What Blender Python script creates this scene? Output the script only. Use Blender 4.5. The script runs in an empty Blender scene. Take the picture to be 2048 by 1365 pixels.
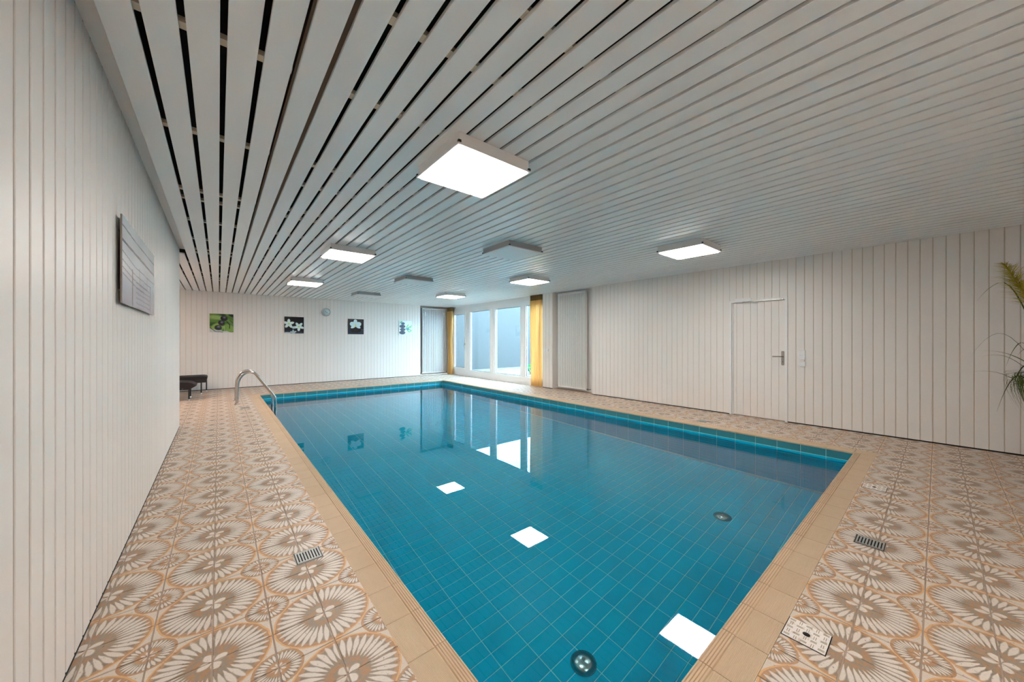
import bpy, math, random
import numpy as np
from mathutils import Vector, Matrix
random.seed(7)
PI = math.pi
SC = bpy.context.scene
COL = SC.collection

# ------------------------------------------------------------------ camera
CAM_H = 1.32
YAW = math.radians(39.7)
FPX = 707.0
cam_d = bpy.data.cameras.new('camera')
cam_d.sensor_width = 36.0
cam_d.lens = FPX / 2048.0 * 36.0
cam_d.clip_start = 0.02
cam_d.clip_end = 200
cam = bpy.data.objects.new('camera', cam_d)
cam.location = (0, 0, CAM_H)
cam.rotation_euler = (PI / 2, 0, -YAW)
COL.objects.link(cam)
SC.camera = cam

# ------------------------------------------------------------------ light
LAMP_L = 24.5                      # radiance of a lit ceiling panel
LAMP_C = (1.0, 0.94, 0.89)
SKY_C = (0.52, 0.80, 1.0)
SKY_S = 12.0
EXPOSURE = 0.54

world = bpy.data.worlds.new('sky')
SC.world = world
world.use_nodes = True
bgn = world.node_tree.nodes['Background']
bgn.inputs[0].default_value = (*SKY_C, 1)
bgn.inputs[1].default_value = SKY_S

portal_d = bpy.data.lights.new('window_portal', 'AREA')
portal_d.shape = 'RECTANGLE'
portal_d.size = 2.3
portal_d.size_y = 5.3
portal_d.cycles.is_portal = True
portal = bpy.data.objects.new('window_portal', portal_d)
portal.location = (7.36, 9.8, 1.33)
portal.rotation_euler = (0, PI / 2, 0)
COL.objects.link(portal)

vs = SC.view_settings
vs.view_transform = 'Standard'
vs.look = 'None'
vs.gamma = 1.0
vs.use_curve_mapping = False
vs.exposure = EXPOSURE
SC.cycles.use_denoising = True
SC.cycles.use_adaptive_sampling = True
SC.cycles.adaptive_threshold = 0.2
SC.cycles.adaptive_min_samples = 20
SC.cycles.max_bounces = 7
SC.cycles.diffuse_bounces = 4
SC.cycles.glossy_bounces = 3
SC.cycles.transmission_bounces = 4
SC.cycles.transparent_max_bounces = 8
SC.cycles.sample_clamp_indirect = 12.0

# ------------------------------------------------------------------ room numbers (metres)
XL, XR, YB, YF = -0.46, 7.10, 12.56, -1.8      # wall faces
ZC = 2.66                                       # underside of the ceiling planks
XA = -2.7                                       # far side of the alcove
YE = 7.42                                       # end of the left wall
PX0, PX1, PY0, PY1 = 0.775, 5.785, 0.635, 10.62  # pool
CW = 0.18                                       # coping width
ZW, ZP = -0.14, -1.5                            # water level, pool floor
WX = 7.18                                       # window plane


# ------------------------------------------------------------------ helpers
def srgb(r, g, b):
    f = lambda c: ((c / 255.0) / 12.92 if c / 255.0 <= 0.04045 else ((c / 255.0 + 0.055) / 1.055) ** 2.4)
    return (f(r), f(g), f(b))


class Nodes:
    """small helper to write node expressions"""
    def __init__(s, name):
        s.m = bpy.data.materials.new(name)
        s.m.use_nodes = True
        s.t = s.m.node_tree
        s.b = s.t.nodes['Principled BSDF']
        s.out = s.t.nodes['Material Output']

    def new(s, kind, **kw):
        n = s.t.nodes.new(kind)
        for k, v in kw.items():
            setattr(n, k, v)
        return n

    def put(s, sock, v):
        if hasattr(v, 'is_output'):
            s.t.links.new(v, sock)
        elif isinstance(v, (tuple, list)) and len(v) == 3 and sock.type == 'RGBA':
            sock.default_value = (*v, 1)
        else:
            sock.default_value = v

    def math(s, op, a, b=0.0, c=0.0, clamp=False):
        n = s.new('ShaderNodeMath', operation=op)
        n.use_clamp = clamp
        s.put(n.inputs[0], a)
        s.put(n.inputs[1], b)
        s.put(n.inputs[2], c)
        return n.outputs[0]

    def mix(s, f, a, b, blend='MIX'):
        n = s.new('ShaderNodeMix', data_type='RGBA', blend_type=blend)
        s.put(n.inputs[0], f)
        s.put(n.inputs[6], a)
        s.put(n.inputs[7], b)
        return n.outputs[2]

    def noise(s, vec, scale, detail=3.0, rough=0.5):
        n = s.new('ShaderNodeTexNoise')
        s.put(n.inputs['Scale'], scale)
        s.put(n.inputs['Detail'], detail)
        s.put(n.inputs['Roughness'], rough)
        if vec is not None:
            s.put(n.inputs['Vector'], vec)
        return n.outputs[0]

    def pos(s):
        return s.new('ShaderNodeNewGeometry').outputs['Position']

    def obj(s):
        return s.new('ShaderNodeTexCoord').outputs['Object']

    def sep(s, v):
        n = s.new('ShaderNodeSeparateXYZ')
        s.put(n.inputs[0], v)
        return n.outputs

    def comb(s, x, y, z):
        n = s.new('ShaderNodeCombineXYZ')
        for i, v in enumerate((x, y, z)):
            s.put(n.inputs[i], v)
        return n.outputs[0]

    def bump(s, h, strength=0.3, dist=0.002):
        n = s.new('ShaderNodeBump')
        n.inputs['Strength'].default_value = strength
        n.inputs['Distance'].default_value = dist
        s.put(n.inputs['Height'], h)
        s.t.links.new(n.outputs[0], s.b.inputs['Normal'])

    def col(s, c):
        s.put(s.b.inputs['Base Color'], c)

    def set(s, rough=0.5, metal=0.0, spec=0.5):
        s.put(s.b.inputs['Roughness'], rough)
        s.put(s.b.inputs['Metallic'], metal)
        s.put(s.b.inputs['Specular IOR Level'], spec)
        return s


def plain(name, c, rough=0.5, metal=0.0, spec=0.5, var=0.06, scale=14.0, bump=0.0):
    n = Nodes(name).set(rough, metal, spec)
    nz = n.noise(n.obj(), scale, 4.0, 0.6)
    dark = tuple(v * (1 - var) for v in c)
    lite = tuple(min(1, v * (1 + var)) for v in c)
    n.col(n.mix(nz, dark, lite))
    if bump:
        n.bump(nz, bump, 0.002)
    return n.m


M = {}


def painted_wood(name, c, rough):
    n = Nodes(name).set(rough, 0, 0.5)
    rnd = n.new('ShaderNodeObjectInfo').outputs['Random']
    s = n.sep(n.pos())
    grain = n.noise(n.comb(n.math('MULTIPLY', s[0], 60.0), n.math('MULTIPLY', s[1], 60.0), n.math('MULTIPLY', s[2], 3.0)), 1.0, 4.0, 0.6)
    k = n.math('ADD', n.math('MULTIPLY', rnd, 0.05), n.math('MULTIPLY', grain, 0.05))
    n.col(n.mix(n.math('MULTIPLY', k, 8.0, clamp=True), tuple(v * 0.95 for v in c), c))
    n.bump(grain, 0.08, 0.001)
    return n.m


M['wall_paint'] = painted_wood('white_painted_wood', (0.83, 0.79, 0.75), 0.38)
M['ceiling_paint'] = painted_wood('white_painted_ceiling_boards', (0.89, 0.89, 0.88), 0.30)
M['groove'] = plain('beige_groove_shade', srgb(176, 161, 141), 0.6)  # left wall backing, groove shade put into its colour
M['groove_light'] = plain('pale_groove_shade', srgb(206, 192, 174), 0.6)  # backing of the other walls and the door, paler groove shade in its colour
M['void'] = plain('dark_roof_void', (0.006, 0.005, 0.005), 0.9)  # slab over the boards, near black to put the void's shade into its colour
M['batten'] = plain('cream_batten', srgb(215, 205, 185), 0.6)
M['joist'] = plain('brown_joist', srgb(95, 78, 62), 0.7)
M['white_lacquer'] = plain('white_lacquer', (0.82, 0.81, 0.80), 0.3, var=0.02)
M['shaded_housing'] = plain('shaded_grey_lamp_housing', (0.40, 0.41, 0.42), 0.35, var=0.02)  # unlit lamps only: shade on the housing sides put into the grey
M['white_plastic'] = plain('white_plastic', (0.80, 0.80, 0.80), 0.35, var=0.02)
M['pvc'] = plain('white_window_plastic', (0.90, 0.90, 0.90), 0.3, var=0.02)
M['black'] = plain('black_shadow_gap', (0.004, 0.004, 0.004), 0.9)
M['black_metal'] = plain('black_metal', (0.012, 0.010, 0.010), 0.4, 0.0)
M['steel'] = plain('brushed_stainless_steel', (0.50, 0.48, 0.46), 0.24, 1.0, var=0.08, scale=40)
M['dark_steel'] = plain('dull_metal', (0.33, 0.30, 0.27), 0.38, 1.0, var=0.1)
M['grate_steel'] = plain('drain_steel', (0.50, 0.50, 0.48), 0.55, 1.0, var=0.1, scale=60)
M['cushion'] = plain('black_cushion_fabric', (0.016, 0.011, 0.011), 0.85, bump=0.3, scale=120)
M['wicker'] = plain('dark_brown_frame', (0.014, 0.009, 0.009), 0.6, bump=0.4, scale=90)
M['pool_grout'] = plain('pale_teal_grout', srgb(160, 228, 232), 0.7)
M['floor_grout'] = plain('brown_grey_floor_grout', srgb(172, 151, 133), 0.85, var=0.15, scale=25)
M['concrete'] = plain('pool_concrete', srgb(120, 110, 100), 0.9)
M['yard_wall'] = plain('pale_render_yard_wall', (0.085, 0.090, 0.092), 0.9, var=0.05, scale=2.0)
M['clock_face'] = plain('pale_clock_face', srgb(205, 222, 222), 0.4, var=0.02)
M['clock_rim'] = plain('silver_clock_rim', (0.55, 0.58, 0.58), 0.3, 0.8)
M['vase'] = plain('terracotta_pot', srgb(120, 78, 60), 0.7, bump=0.2)
M['soil'] = plain('dark_potting_soil', (0.02, 0.015, 0.01), 1.0)


def coping_material():
    n = Nodes('beige_ribbed_coping_ceramic').set(0.55, 0, 0.4)
    s = n.sep(n.obj())
    nz = n.noise(n.pos(), 9.0, 4.0, 0.6)
    rnd = n.new('ShaderNodeObjectInfo').outputs['Random']
    c = n.mix(nz, srgb(200, 172, 140), srgb(212, 186, 156))
    n.col(n.mix(n.math('MULTIPLY', rnd, 0.35), c, srgb(194, 165, 132)))
    wave = n.math('SINE', n.math('MULTIPLY', s[1], 2 * PI / 0.0052))
    flat = n.math('LESS_THAN', s[1], 0.118)
    n.bump(n.math('MULTIPLY', wave, flat), 0.55, 0.0012)
    return n.m


M['coping'] = coping_material()


def pool_tile_material():
    n = Nodes('turquoise_glazed_tile').set(0.22, 0, 0.07)
    rnd = n.new('ShaderNodeObjectInfo').outputs['Random']
    nz = n.noise(n.pos(), 3.0, 3.0, 0.5)
    c = n.mix(nz, (0.003, 0.45, 0.64), (0.006, 0.50, 0.69))
    n.col(n.mix(n.math('MULTIPLY', rnd, 0.25), c, (0.012, 0.48, 0.65)))
    return n.m


M['pool_tile'] = pool_tile_material()

M['edge_tile'] = plain('muted_teal_edge_tile', (0.045, 0.235, 0.275), 0.12, 0, 0.5, var=0.08, scale=3.0)

TP = 0.207                                       # floor tile module
TX0, TY0 = -0.02, 0.25                           # a tile corner that carries a large flower


def flower_tile_material():
    n = Nodes('retro_flower_floor_tile').set(0.42, 0, 0.45)
    p = n.pos()
    s = n.sep(p)
    wob = n.noise(p, 16.0, 2.0, 0.5)
    wob2 = n.noise(n.comb(s[1], s[0], 3.7), 16.0, 2.0, 0.5)
    x = n.math('ADD', s[0], n.math('MULTIPLY', n.math('SUBTRACT', wob, 0.5), 0.012))
    y = n.math('ADD', s[1], n.math('MULTIPLY', n.math('SUBTRACT', wob2, 0.5), 0.012))
    per = 2 * TP

    def cell(v, o):
        u = n.math('DIVIDE', n.math('SUBTRACT', v, o), per)
        return n.math('MULTIPLY', n.math('SUBTRACT', n.math('FRACT', n.math('ADD', u, 0.5)), 0.5), 2.0)

    def polar(cx, cy, R):
        r = n.math('DIVIDE', n.math('SQRT', n.math('ADD', n.math('MULTIPLY', cx, cx), n.math('MULTIPLY', cy, cy))), R)
        a = n.math('DIVIDE', n.math('ARCTAN2', cy, cx), 2 * PI)
        return r, a

    def petals(r, a, cnt, r0, r1, w, soft):
        f = n.math('ABSOLUTE', n.math('SUBTRACT', n.math('FRACT', n.math('ADD', n.math('MULTIPLY', a, cnt), 0.5 * cnt + 0.25)), 0.5))
        t = n.math('DIVIDE', n.math('SUBTRACT', r, r0), r1 - r0, clamp=True)
        h = n.math('POWER', n.math('MAXIMUM', n.math('SINE', n.math('MULTIPLY', t, PI)), 0.0), 0.62)
        return n.math('MULTIPLY', n.math('SUBTRACT', n.math('MULTIPLY', h, w), f), soft, clamp=True)

    def band(r, lo, hi):
        return n.math('MULTIPLY', n.math('GREATER_THAN', r, lo), n.math('LESS_THAN', r, hi))

    spk = n.noise(p, 130.0, 3.0, 0.65)
    blot = n.noise(p, 34.0, 3.0, 0.6)
    big = n.noise(p, 2.2, 2.0, 0.5)
    cream = n.mix(spk, srgb(196, 181, 166), srgb(224, 211, 198))
    petalc = n.mix(spk, srgb(206, 193, 180), srgb(228, 217, 207))
    taupe = n.mix(n.math('MULTIPLY', n.math('SUBTRACT', blot, 0.3), 2.2, clamp=True), srgb(156, 140, 122), srgb(130, 113, 96))
    ochre = n.mix(n.math('MULTIPLY', n.math('SUBTRACT', blot, 0.3), 2.2, clamp=True), srgb(190, 151, 114), srgb(166, 123, 88))
    line = srgb(214, 166, 116)
    brown = srgb(84, 62, 48)

    c = cream
    # small flowers in the corners between the large ones
    sx, sy = cell(x, TX0 + TP), cell(y, TY0 + TP)
    r, a = polar(sx, sy, 0.43)
    c = n.mix(n.math('LESS_THAN', r, 1.0), c, taupe)
    c = n.mix(band(r, 0.90, 1.02), c, ochre)
    c = n.mix(n.math('LESS_THAN', r, 0.46), c, ochre)
    c = n.mix(petals(r, a, 30.0, 0.44, 0.93, 0.44, 7.0), c, petalc)
    c = n.mix(petals(r, a, 8.0, 0.02, 0.32, 0.40, 6.0), c, petalc)
    # large flowers
    bx, by = cell(x, TX0), cell(y, TY0)
    r, a = polar(bx, by, 0.985)
    ins = n.math('LESS_THAN', r, 1.0)
    c = n.mix(ins, c, taupe)
    c = n.mix(band(r, 0.875, 0.975), c, ochre)
    c = n.mix(band(r, 0.965, 1.0), c, line)
    core = n.math('MULTIPLY', n.math('SUBTRACT', 0.50, r), 9.0, clamp=True)
    corec = n.mix(n.math('MULTIPLY', n.math('SUBTRACT', blot, 0.45), 7.0, clamp=True), taupe, ochre)
    c = n.mix(core, c, corec)
    c = n.mix(petals(r, a, 36.0, 0.40, 0.955, 0.49, 6.0), c, petalc)
    c = n.mix(petals(r, a, 4.0, -0.10, 0.26, 0.48, 8.0), c, petalc)
    # thin printed line halfway between two large flowers
    # dark specks, thicker in patches of wear
    thr = n.math('SUBTRACT', 0.66, n.math('MULTIPLY', big, 0.10))
    sp2 = n.noise(p, 75.0, 4.0, 0.7)
    c = n.mix(n.math('MULTIPLY', n.math('MULTIPLY', n.math('SUBTRACT', sp2, thr), 14.0, clamp=True), 0.75), c, brown)
    c = n.mix(n.math('MULTIPLY', n.math('SUBTRACT', big, 0.45), 0.5, clamp=True), c, srgb(196, 176, 158))
    n.col(c)
    n.put(n.b.inputs['Roughness'], n.math('ADD', 0.36, n.math('MULTIPLY', blot, 0.2)))
    n.bump(blot, 0.12, 0.001)
    return n.m


M['flower_tile'] = flower_tile_material()


def emit_panel(name, c, s):
    n = Nodes(name)
    n.col((0.9, 0.9, 0.9))
    n.set(0.5)
    n.put(n.b.inputs['Emission Color'], c)
    n.b.inputs['Emission Strength'].default_value = s
    return n.m


M['lit'] = emit_panel('lit_lamp_diffuser', LAMP_C, LAMP_L)
M['lit_warm'] = emit_panel('warm_lit_lamp_diffuser', (1.0, 0.76, 0.63), LAMP_L * 1.5)
M['unlit'] = plain('opal_lamp_diffuser', (0.80, 0.81, 0.81), 0.4, var=0.03)


def water_material():
    n = Nodes('pool_water')
    rf = n.new('ShaderNodeBsdfRefraction')
    rf.inputs['IOR'].default_value = 1.333
    rf.inputs['Roughness'].default_value = 0.0
    rf.inputs['Color'].default_value = (0.72, 0.965, 1.0, 1)
    gl = n.new('ShaderNodeBsdfGlossy')
    gl.inputs['Roughness'].default_value = 0.0
    fr = n.new('ShaderNodeFresnel')
    fr.inputs[0].default_value = 1.333
    mx = n.new('ShaderNodeMixShader')
    n.t.links.new(fr.outputs[0], mx.inputs[0])
    n.t.links.new(rf.outputs[0], mx.inputs[1])
    n.t.links.new(gl.outputs[0], mx.inputs[2])
    n.t.links.new(mx.outputs[0], n.out.inputs[0])
    return n.m


M['water'] = water_material()


def pane_material():
    n = Nodes('window_glass')
    tr = n.new('ShaderNodeBsdfTransparent')
    tr.inputs[0].default_value = (0.93, 0.97, 0.98, 1)
    gl = n.new('ShaderNodeBsdfGlossy')
    gl.inputs['Roughness'].default_value = 0.0
    fr = n.new('ShaderNodeFresnel')
    bf = n.new('ShaderNodeNewGeometry').outputs['Backfacing']
    n.put(fr.inputs[0], n.math('SUBTRACT', 1.45, n.math('MULTIPLY', bf, 1.45 - 1 / 1.45)))
    mx = n.new('ShaderNodeMixShader')
    n.t.links.new(fr.outputs[0], mx.inputs[0])
    n.t.links.new(tr.outputs[0], mx.inputs[1])
    n.t.links.new(gl.outputs[0], mx.inputs[2])
    n.t.links.new(mx.outputs[0], n.out.inputs[0])
    return n.m


M['pane'] = pane_material()


def cloth_material(name, c, tl):
    n = Nodes(name).set(0.9, 0, 0.1)
    s = n.sep(n.pos())
    nz = n.noise(n.comb(n.math('MULTIPLY', s[0], 40.0), n.math('MULTIPLY', s[1], 40.0), s[2]), 1.0, 3.0, 0.5)
    cc = n.mix(nz, tuple(v * 0.9 for v in c), c)
    n.col(cc)
    t = n.new('ShaderNodeBsdfTranslucent')
    n.put(t.inputs[0], cc)
    mx = n.new('ShaderNodeMixShader')
    mx.inputs[0].default_value = tl
    n.t.links.new(n.b.outputs[0], mx.inputs[1])
    n.t.links.new(t.outputs[0], mx.inputs[2])
    n.t.links.new(mx.outputs[0], n.out.inputs[0])
    return n.m


M['curtain'] = cloth_material('orange_curtain_cloth', srgb(246, 204, 136), 0.28)
M['curtain_tape'] = cloth_material('brown_curtain_heading', srgb(150, 126, 86), 0.15)
M['leaf'] = cloth_material('green_blade_leaf', srgb(92, 108, 48), 0.3)
M['leaf_dark'] = cloth_material('dark_blade_leaf', srgb(62, 66, 34), 0.2)
M['plume'] = cloth_material('yellow_green_plume', srgb(206, 190, 74), 0.4)
M['yard_leaf'] = cloth_material('yard_shrub_leaf', srgb(70, 150, 90), 0.4)


def cover_material():
    n = Nodes('worn_white_plate').set(0.4, 0, 0.5)
    nz = n.noise(n.pos(), 45.0, 4.0, 0.7)
    n.col(n.mix(n.math('MULTIPLY', n.math('SUBTRACT', nz, 0.55), 6.0, clamp=True), srgb(232, 226, 218), srgb(178, 148, 120)))
    return n.m


M['cover'] = cover_material()
M['tread'] = plain('worn_tread_ridges', srgb(176, 158, 140), 0.5)


def print_material(name):
    n = Nodes(name).set(0.18, 0, 0.5)
    at = n.new('ShaderNodeVertexColor')
    at.layer_name = 'print'
    n.col(at.outputs[0])
    return n.m


def gravel_material():
    n = Nodes('pale_patio_gravel').set(0.9)
    p = n.pos()
    a = n.noise(p, 3.0, 5.0, 0.7)
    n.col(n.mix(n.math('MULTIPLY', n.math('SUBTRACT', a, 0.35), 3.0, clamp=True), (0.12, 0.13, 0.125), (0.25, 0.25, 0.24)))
    n.bump(n.noise(p, 40.0, 3.0, 0.6), 0.6, 0.01)
    return n.m


M['gravel'] = gravel_material()


# ------------------------------------------------------------------ mesh builder
class MB:
    def __init__(s):
        s.v, s.f, s.sm = [], [], []

    def add(s, vs_, fs_, smooth=False):
        o = len(s.v)
        s.v += [tuple(v) for v in vs_]
        s.f += [tuple(i + o for i in f) for f in fs_]
        s.sm += [smooth] * len(fs_)
        return s

    def box(s, x0, x1, y0, y1, z0, z1):
        v = [(x, y, z) for z in (z0, z1) for y in (y0, y1) for x in (x0, x1)]
        return s.add(v, [(0, 2, 3, 1), (4, 5, 7, 6), (0, 1, 5, 4), (2, 6, 7, 3), (0, 4, 6, 2), (1, 3, 7, 5)])

    def prism(s, prof, place, a, b, smooth=False):
        """prof: closed 2-D outline; place(p, q, t) -> point; swept from t=a to t=b"""
        k = len(prof)
        v = [place(p, q, a) for p, q in prof] + [place(p, q, b) for p, q in prof]
        f = [(i, (i + 1) % k, k + (i + 1) % k, k + i) for i in range(k)]
        s.add(v, f, smooth)
        s.add(v, [tuple(range(k))[::-1], tuple(range(k, 2 * k))])
        return s

    def tube(s, pts, r, seg=10, cap=True):
        P = [Vector(p) for p in pts]
        rs = r if isinstance(r, (list, tuple)) else [r] * len(P)
        rings, up = [], None
        for i, p in enumerate(P):
            t = (P[min(i + 1, len(P) - 1)] - P[max(i - 1, 0)]).normalized()
            if up is None:
                up = Vector((0, 0, 1)) if abs(t.z) < 0.9 else Vector((1, 0, 0))
            n1 = t.cross(up).normalized()
            n2 = n1.cross(t).normalized()
            up = n2
            rings.append([p + (n1 * math.cos(2 * PI * k / seg) + n2 * math.sin(2 * PI * k / seg)) * rs[i] for k in range(seg)])
        v = [q for ring in rings for q in ring]
        f = []
        for i in range(len(P) - 1):
            for k in range(seg):
                a, b = i * seg + k, i * seg + (k + 1) % seg
                f.append((a, b, b + seg, a + seg))
        s.add(v, f, True)
        if cap:
            s.add(v, [tuple(range(seg))[::-1], tuple(range(len(v) - seg, len(v)))])
        return s

    def lathe(s, prof, seg=32, centre=(0, 0, 0), axis='z'):
        """prof: (radius, height) list"""
        v, f = [], []
        for r, h in prof:
            for k in range(seg):
                a = 2 * PI * k / seg
                p = (r * math.cos(a), r * math.sin(a), h)
                if axis == 'y':
                    p = (p[0], -p[2], p[1])
                elif axis == 'x':
                    p = (-p[2], p[0], p[1])
                v.append((p[0] + centre[0], p[1] + centre[1], p[2] + centre[2]))
        for i in range(len(prof) - 1):
            for k in range(seg):
                a, b = i * seg + k, i * seg + (k + 1) % seg
                f.append((a, b, b + seg, a + seg))
        s.add(v, f, True)
        if prof[0][0] > 1e-6:
            s.add(v, [tuple(range(seg))[::-1]])
        if prof[-1][0] > 1e-6:
            s.add(v, [tuple(range(len(v) - seg, len(v)))])
        return s

    def ribbon(s, pts, w0, side):
        """a tapering blade along pts, slightly folded along the middle"""
        P = [Vector(p) for p in pts]
        sd = Vector(side).normalized()
        v, f = [], []
        n = len(P)
        for i, p in enumerate(P):
            t = i / (n - 1)
            w = w0 * (0.55 + 0.9 * t if t < 0.4 else 0.91 * (1 - (t - 0.4) / 0.6) + 0.03)
            v += [p - sd * w, p + Vector((0, 0, -w * 0.35)), p + sd * w]
        for i in range(n - 1):
            a = 3 * i
            f += [(a, a + 1, a + 4, a + 3), (a + 1, a + 2, a + 5, a + 4)]
        return s.add(v, f, True)

    def mesh(s, name):
        m = bpy.data.meshes.new(name)
        m.from_pydata(s.v, [], s.f)
        m.polygons.foreach_set('use_smooth', s.sm)
        m.update()
        return m

    def build(s, name, mat, parent=None, loc=None):
        o = bpy.data.objects.new(name, s.mesh(name))
        o.data.materials.append(M[mat] if isinstance(mat, str) else mat)
        link(o, parent, loc)
        return o


def link(o, parent=None, loc=None):
    COL.objects.link(o)
    if loc is not None:
        o.location = loc
    if parent is not None:
        o.parent = parent
    return o


def fix_normals(o):
    import bmesh
    bm = bmesh.new()
    bm.from_mesh(o.data)
    bmesh.ops.recalc_face_normals(bm, faces=bm.faces)
    bm.to_mesh(o.data)
    bm.free()
    return o


def tag(o, label=None, cat=None, group=None, kind=None):
    if label:
        o['label'] = label
    if cat:
        o['category'] = cat
    if group:
        o['group'] = group
    if kind:
        o['kind'] = kind
    return o


def empty(name, loc=(0, 0, 0), rz=0.0):
    o = bpy.data.objects.new(name, None)
    o.location = loc
    o.rotation_euler = (0, 0, rz)
    o.empty_display_size = 0.1
    COL.objects.link(o)
    return o


def inst(name, mesh, parent, loc=(0, 0, 0), rot=(0, 0, 0), scale=(1, 1, 1)):
    o = bpy.data.objects.new(name, mesh)
    o.location, o.rotation_euler, o.scale = loc, rot, scale
    o.parent = parent
    COL.objects.link(o)
    return o


def mesh_of(mb, name, mat):
    m = mb.mesh(name)
    m.materials.append(M[mat])
    return m


def copy_tree(o, parent=None):
    c = o.copy()
    COL.objects.link(c)
    c.parent = parent
    for ch in list(o.children):
        copy_tree(ch, c)
    return c


FX, FY = math.sin(YAW), math.cos(YAW)


def on_screen(x, y, z):
    """projected position and depth, to rank which pieces show largest"""
    dep = x * FX + y * FY
    if dep < 0.05:
        return None
    return (1024 + FPX * (x * FY - y * FX) / dep, 682.5 - FPX * (z - CAM_H) / dep, dep)


def shows(x, y, z, nrm, area):
    p = on_screen(x, y, z)
    if p is None or not (-60 < p[0] < 2108 and -60 < p[1] < 1425):
        return 0.0
    d = Vector((-x, -y, CAM_H - z))
    return max(0.0, d.normalized().dot(Vector(nrm))) * area / d.length_squared


# ------------------------------------------------------------------ floor
def cut(rect, hole):
    x0, x1, y0, y1 = rect
    a0, a1, b0, b1 = hole
    if x1 <= a0 or x0 >= a1 or y1 <= b0 or y0 >= b1:
        return [rect]
    out = []
    if x0 < a0:
        out.append((x0, a0, y0, y1))
    if x1 > a1:
        out.append((a1, x1, y0, y1))
    c0, c1 = max(x0, a0), min(x1, a1)
    if y0 < b0:
        out.append((c0, c1, y0, b0))
    if y1 > b1:
        out.append((c0, c1, b1, y1))
    return out


COP = (PX0 - CW + 0.005, PX1 + CW - 0.005, PY0 - CW + 0.005, PY1 + CW - 0.005)

fl = MB()
for r in cut((XA, XR + 0.26, YF, YB + 0.26), COP):
    fl.box(r[0], r[1], r[2], r[3], -0.16, -0.0035)
floor = fl.build('floor', 'floor_grout')
tag(floor, 'patterned brown floor of retro flower tiles around the pool', None, kind='structure')


def tile_bits(mb, r, z0, z1, b=0.0015):
    """one chamfered tile plate, open below"""
    x0, x1, y0, y1 = r
    v = [(x0, y0, z0), (x1, y0, z0), (x1, y1, z0), (x0, y1, z0),
         (x0, y0, z1 - b), (x1, y0, z1 - b), (x1, y1, z1 - b), (x0, y1, z1 - b),
         (x0 + b, y0 + b, z1), (x1 - b, y0 + b, z1), (x1 - b, y1 - b, z1), (x0 + b, y1 - b, z1)]
    f = [(8, 9, 10, 11)]
    for i in range(4):
        j = (i + 1) % 4
        f += [(i, j, 4 + j, 4 + i), (4 + i, 4 + j, 8 + j, 8 + i)]
    mb.add(v, f)


J = 0.0028
cells = []
i0, i1 = int(math.floor((XA - TX0) / TP)), int(math.ceil((XR + 0.2 - TX0) / TP))
j0, j1 = int(math.floor((YF - TY0) / TP)), int(math.ceil((YB + 0.2 - TY0) / TP))
HOLE = (COP[0] - 0.004, COP[1] + 0.004, COP[2] - 0.004, COP[3] + 0.004)
for i in range(i0, i1):
    for j in range(j0, j1):
        r = [TX0 + i * TP + J, TX0 + (i + 1) * TP - J, TY0 + j * TP + J, TY0 + (j + 1) * TP - J]
        r[0], r[1] = max(r[0], XA), min(r[1], XR + 0.2)
        r[2], r[3] = max(r[2], YF), min(r[3], YB + 0.2)
        if r[1] < XL + 0.004 and r[3] < YE:           # behind the left wall
            continue
        if r[1] - r[0] < 0.01 or r[3] - r[2] < 0.01:
            continue
        bits = [q for q in cut(tuple(r), HOLE) if q[1] - q[0] > 0.012 and q[3] - q[2] > 0.012]
        if not bits:
            continue
        area = sum((q[1] - q[0]) * (q[3] - q[2]) for q in bits)
        cx, cy = (r[0] + r[1]) / 2, (r[2] + r[3]) / 2
        full = len(bits) == 1 and abs(area - (TP - 2 * J) ** 2) < 1e-6
        w = shows(cx, cy, 0.0, (0, 0, 1), area)
        if cx < XL:
            w *= 0.05
        cells.append((w, bits, full, cx, cy))
cells.sort(key=lambda c: -c[0])
mb = MB()
h = TP / 2 - J
tile_bits(mb, (-h, h, -h, h), -0.0035, 0.0)
tile_mesh = mesh_of(mb, 'tile', 'flower_tile')
rest = MB()
for n_, (w, bits, full, cx, cy) in enumerate(cells):
    if n_ < 300:
        if full:
            inst('tile', tile_mesh, floor, (cx, cy, random.uniform(-0.0004, 0.0004)))
        else:
            m_ = MB()
            for q in bits:
                tile_bits(m_, (q[0] - cx, q[1] - cx, q[2] - cy, q[3] - cy), -0.0035, 0.0)
            m_.build('tile', 'flower_tile', floor, (cx, cy, 0))
    else:
        for q in bits:
            tile_bits(rest, q, -0.0035, 0.0)
tag(rest.build('far_tile_field', 'flower_tile', floor), kind='stuff')

# ------------------------------------------------------------------ swimming pool
pool = empty('swimming_pool', (PX0, PY0, ZP - 0.1))
tag(pool, 'rectangular turquoise tiled swimming pool with beige ribbed coping', 'swimming pool')
pool_inv = (-PX0, -PY0, -(ZP - 0.1))


def in_pool(o):
    o.location = Vector(o.location) + Vector(pool_inv)
    return o


sh = MB()
TH = 0.004
a0, a1, b0, b1 = PX0 - TH, PX1 + TH, PY0 - TH, PY1 + TH
sh.box(a0 - 0.15, a1 + 0.15, b0 - 0.15, b1 + 0.15, ZP - 0.1, ZP - TH)
sh.box(a0 - 0.15, a0, b0 - 0.15, b1 + 0.15, ZP - TH, -0.022)
sh.box(a1, a1 + 0.15, b0 - 0.15, b1 + 0.15, ZP - TH, -0.022)
sh.box(a0, a1, b0 - 0.15, b0, ZP - TH, -0.022)
sh.box(a0, a1, b1, b1 + 0.15, ZP - TH, -0.022)
in_pool(sh.build('shell', 'pool_grout', pool))

PTX, PTY, G = 0.2505, 0.1205, 0.0070             # long and short module of the pool tiles


def plate(lx, ly, t, name, mat='pool_tile'):
    m_ = MB()
    tile_bits(m_, (-lx / 2, lx / 2, -ly / 2, ly / 2), -t, 0.0, 0.0012)
    return mesh_of(m_, name, mat)


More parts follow.
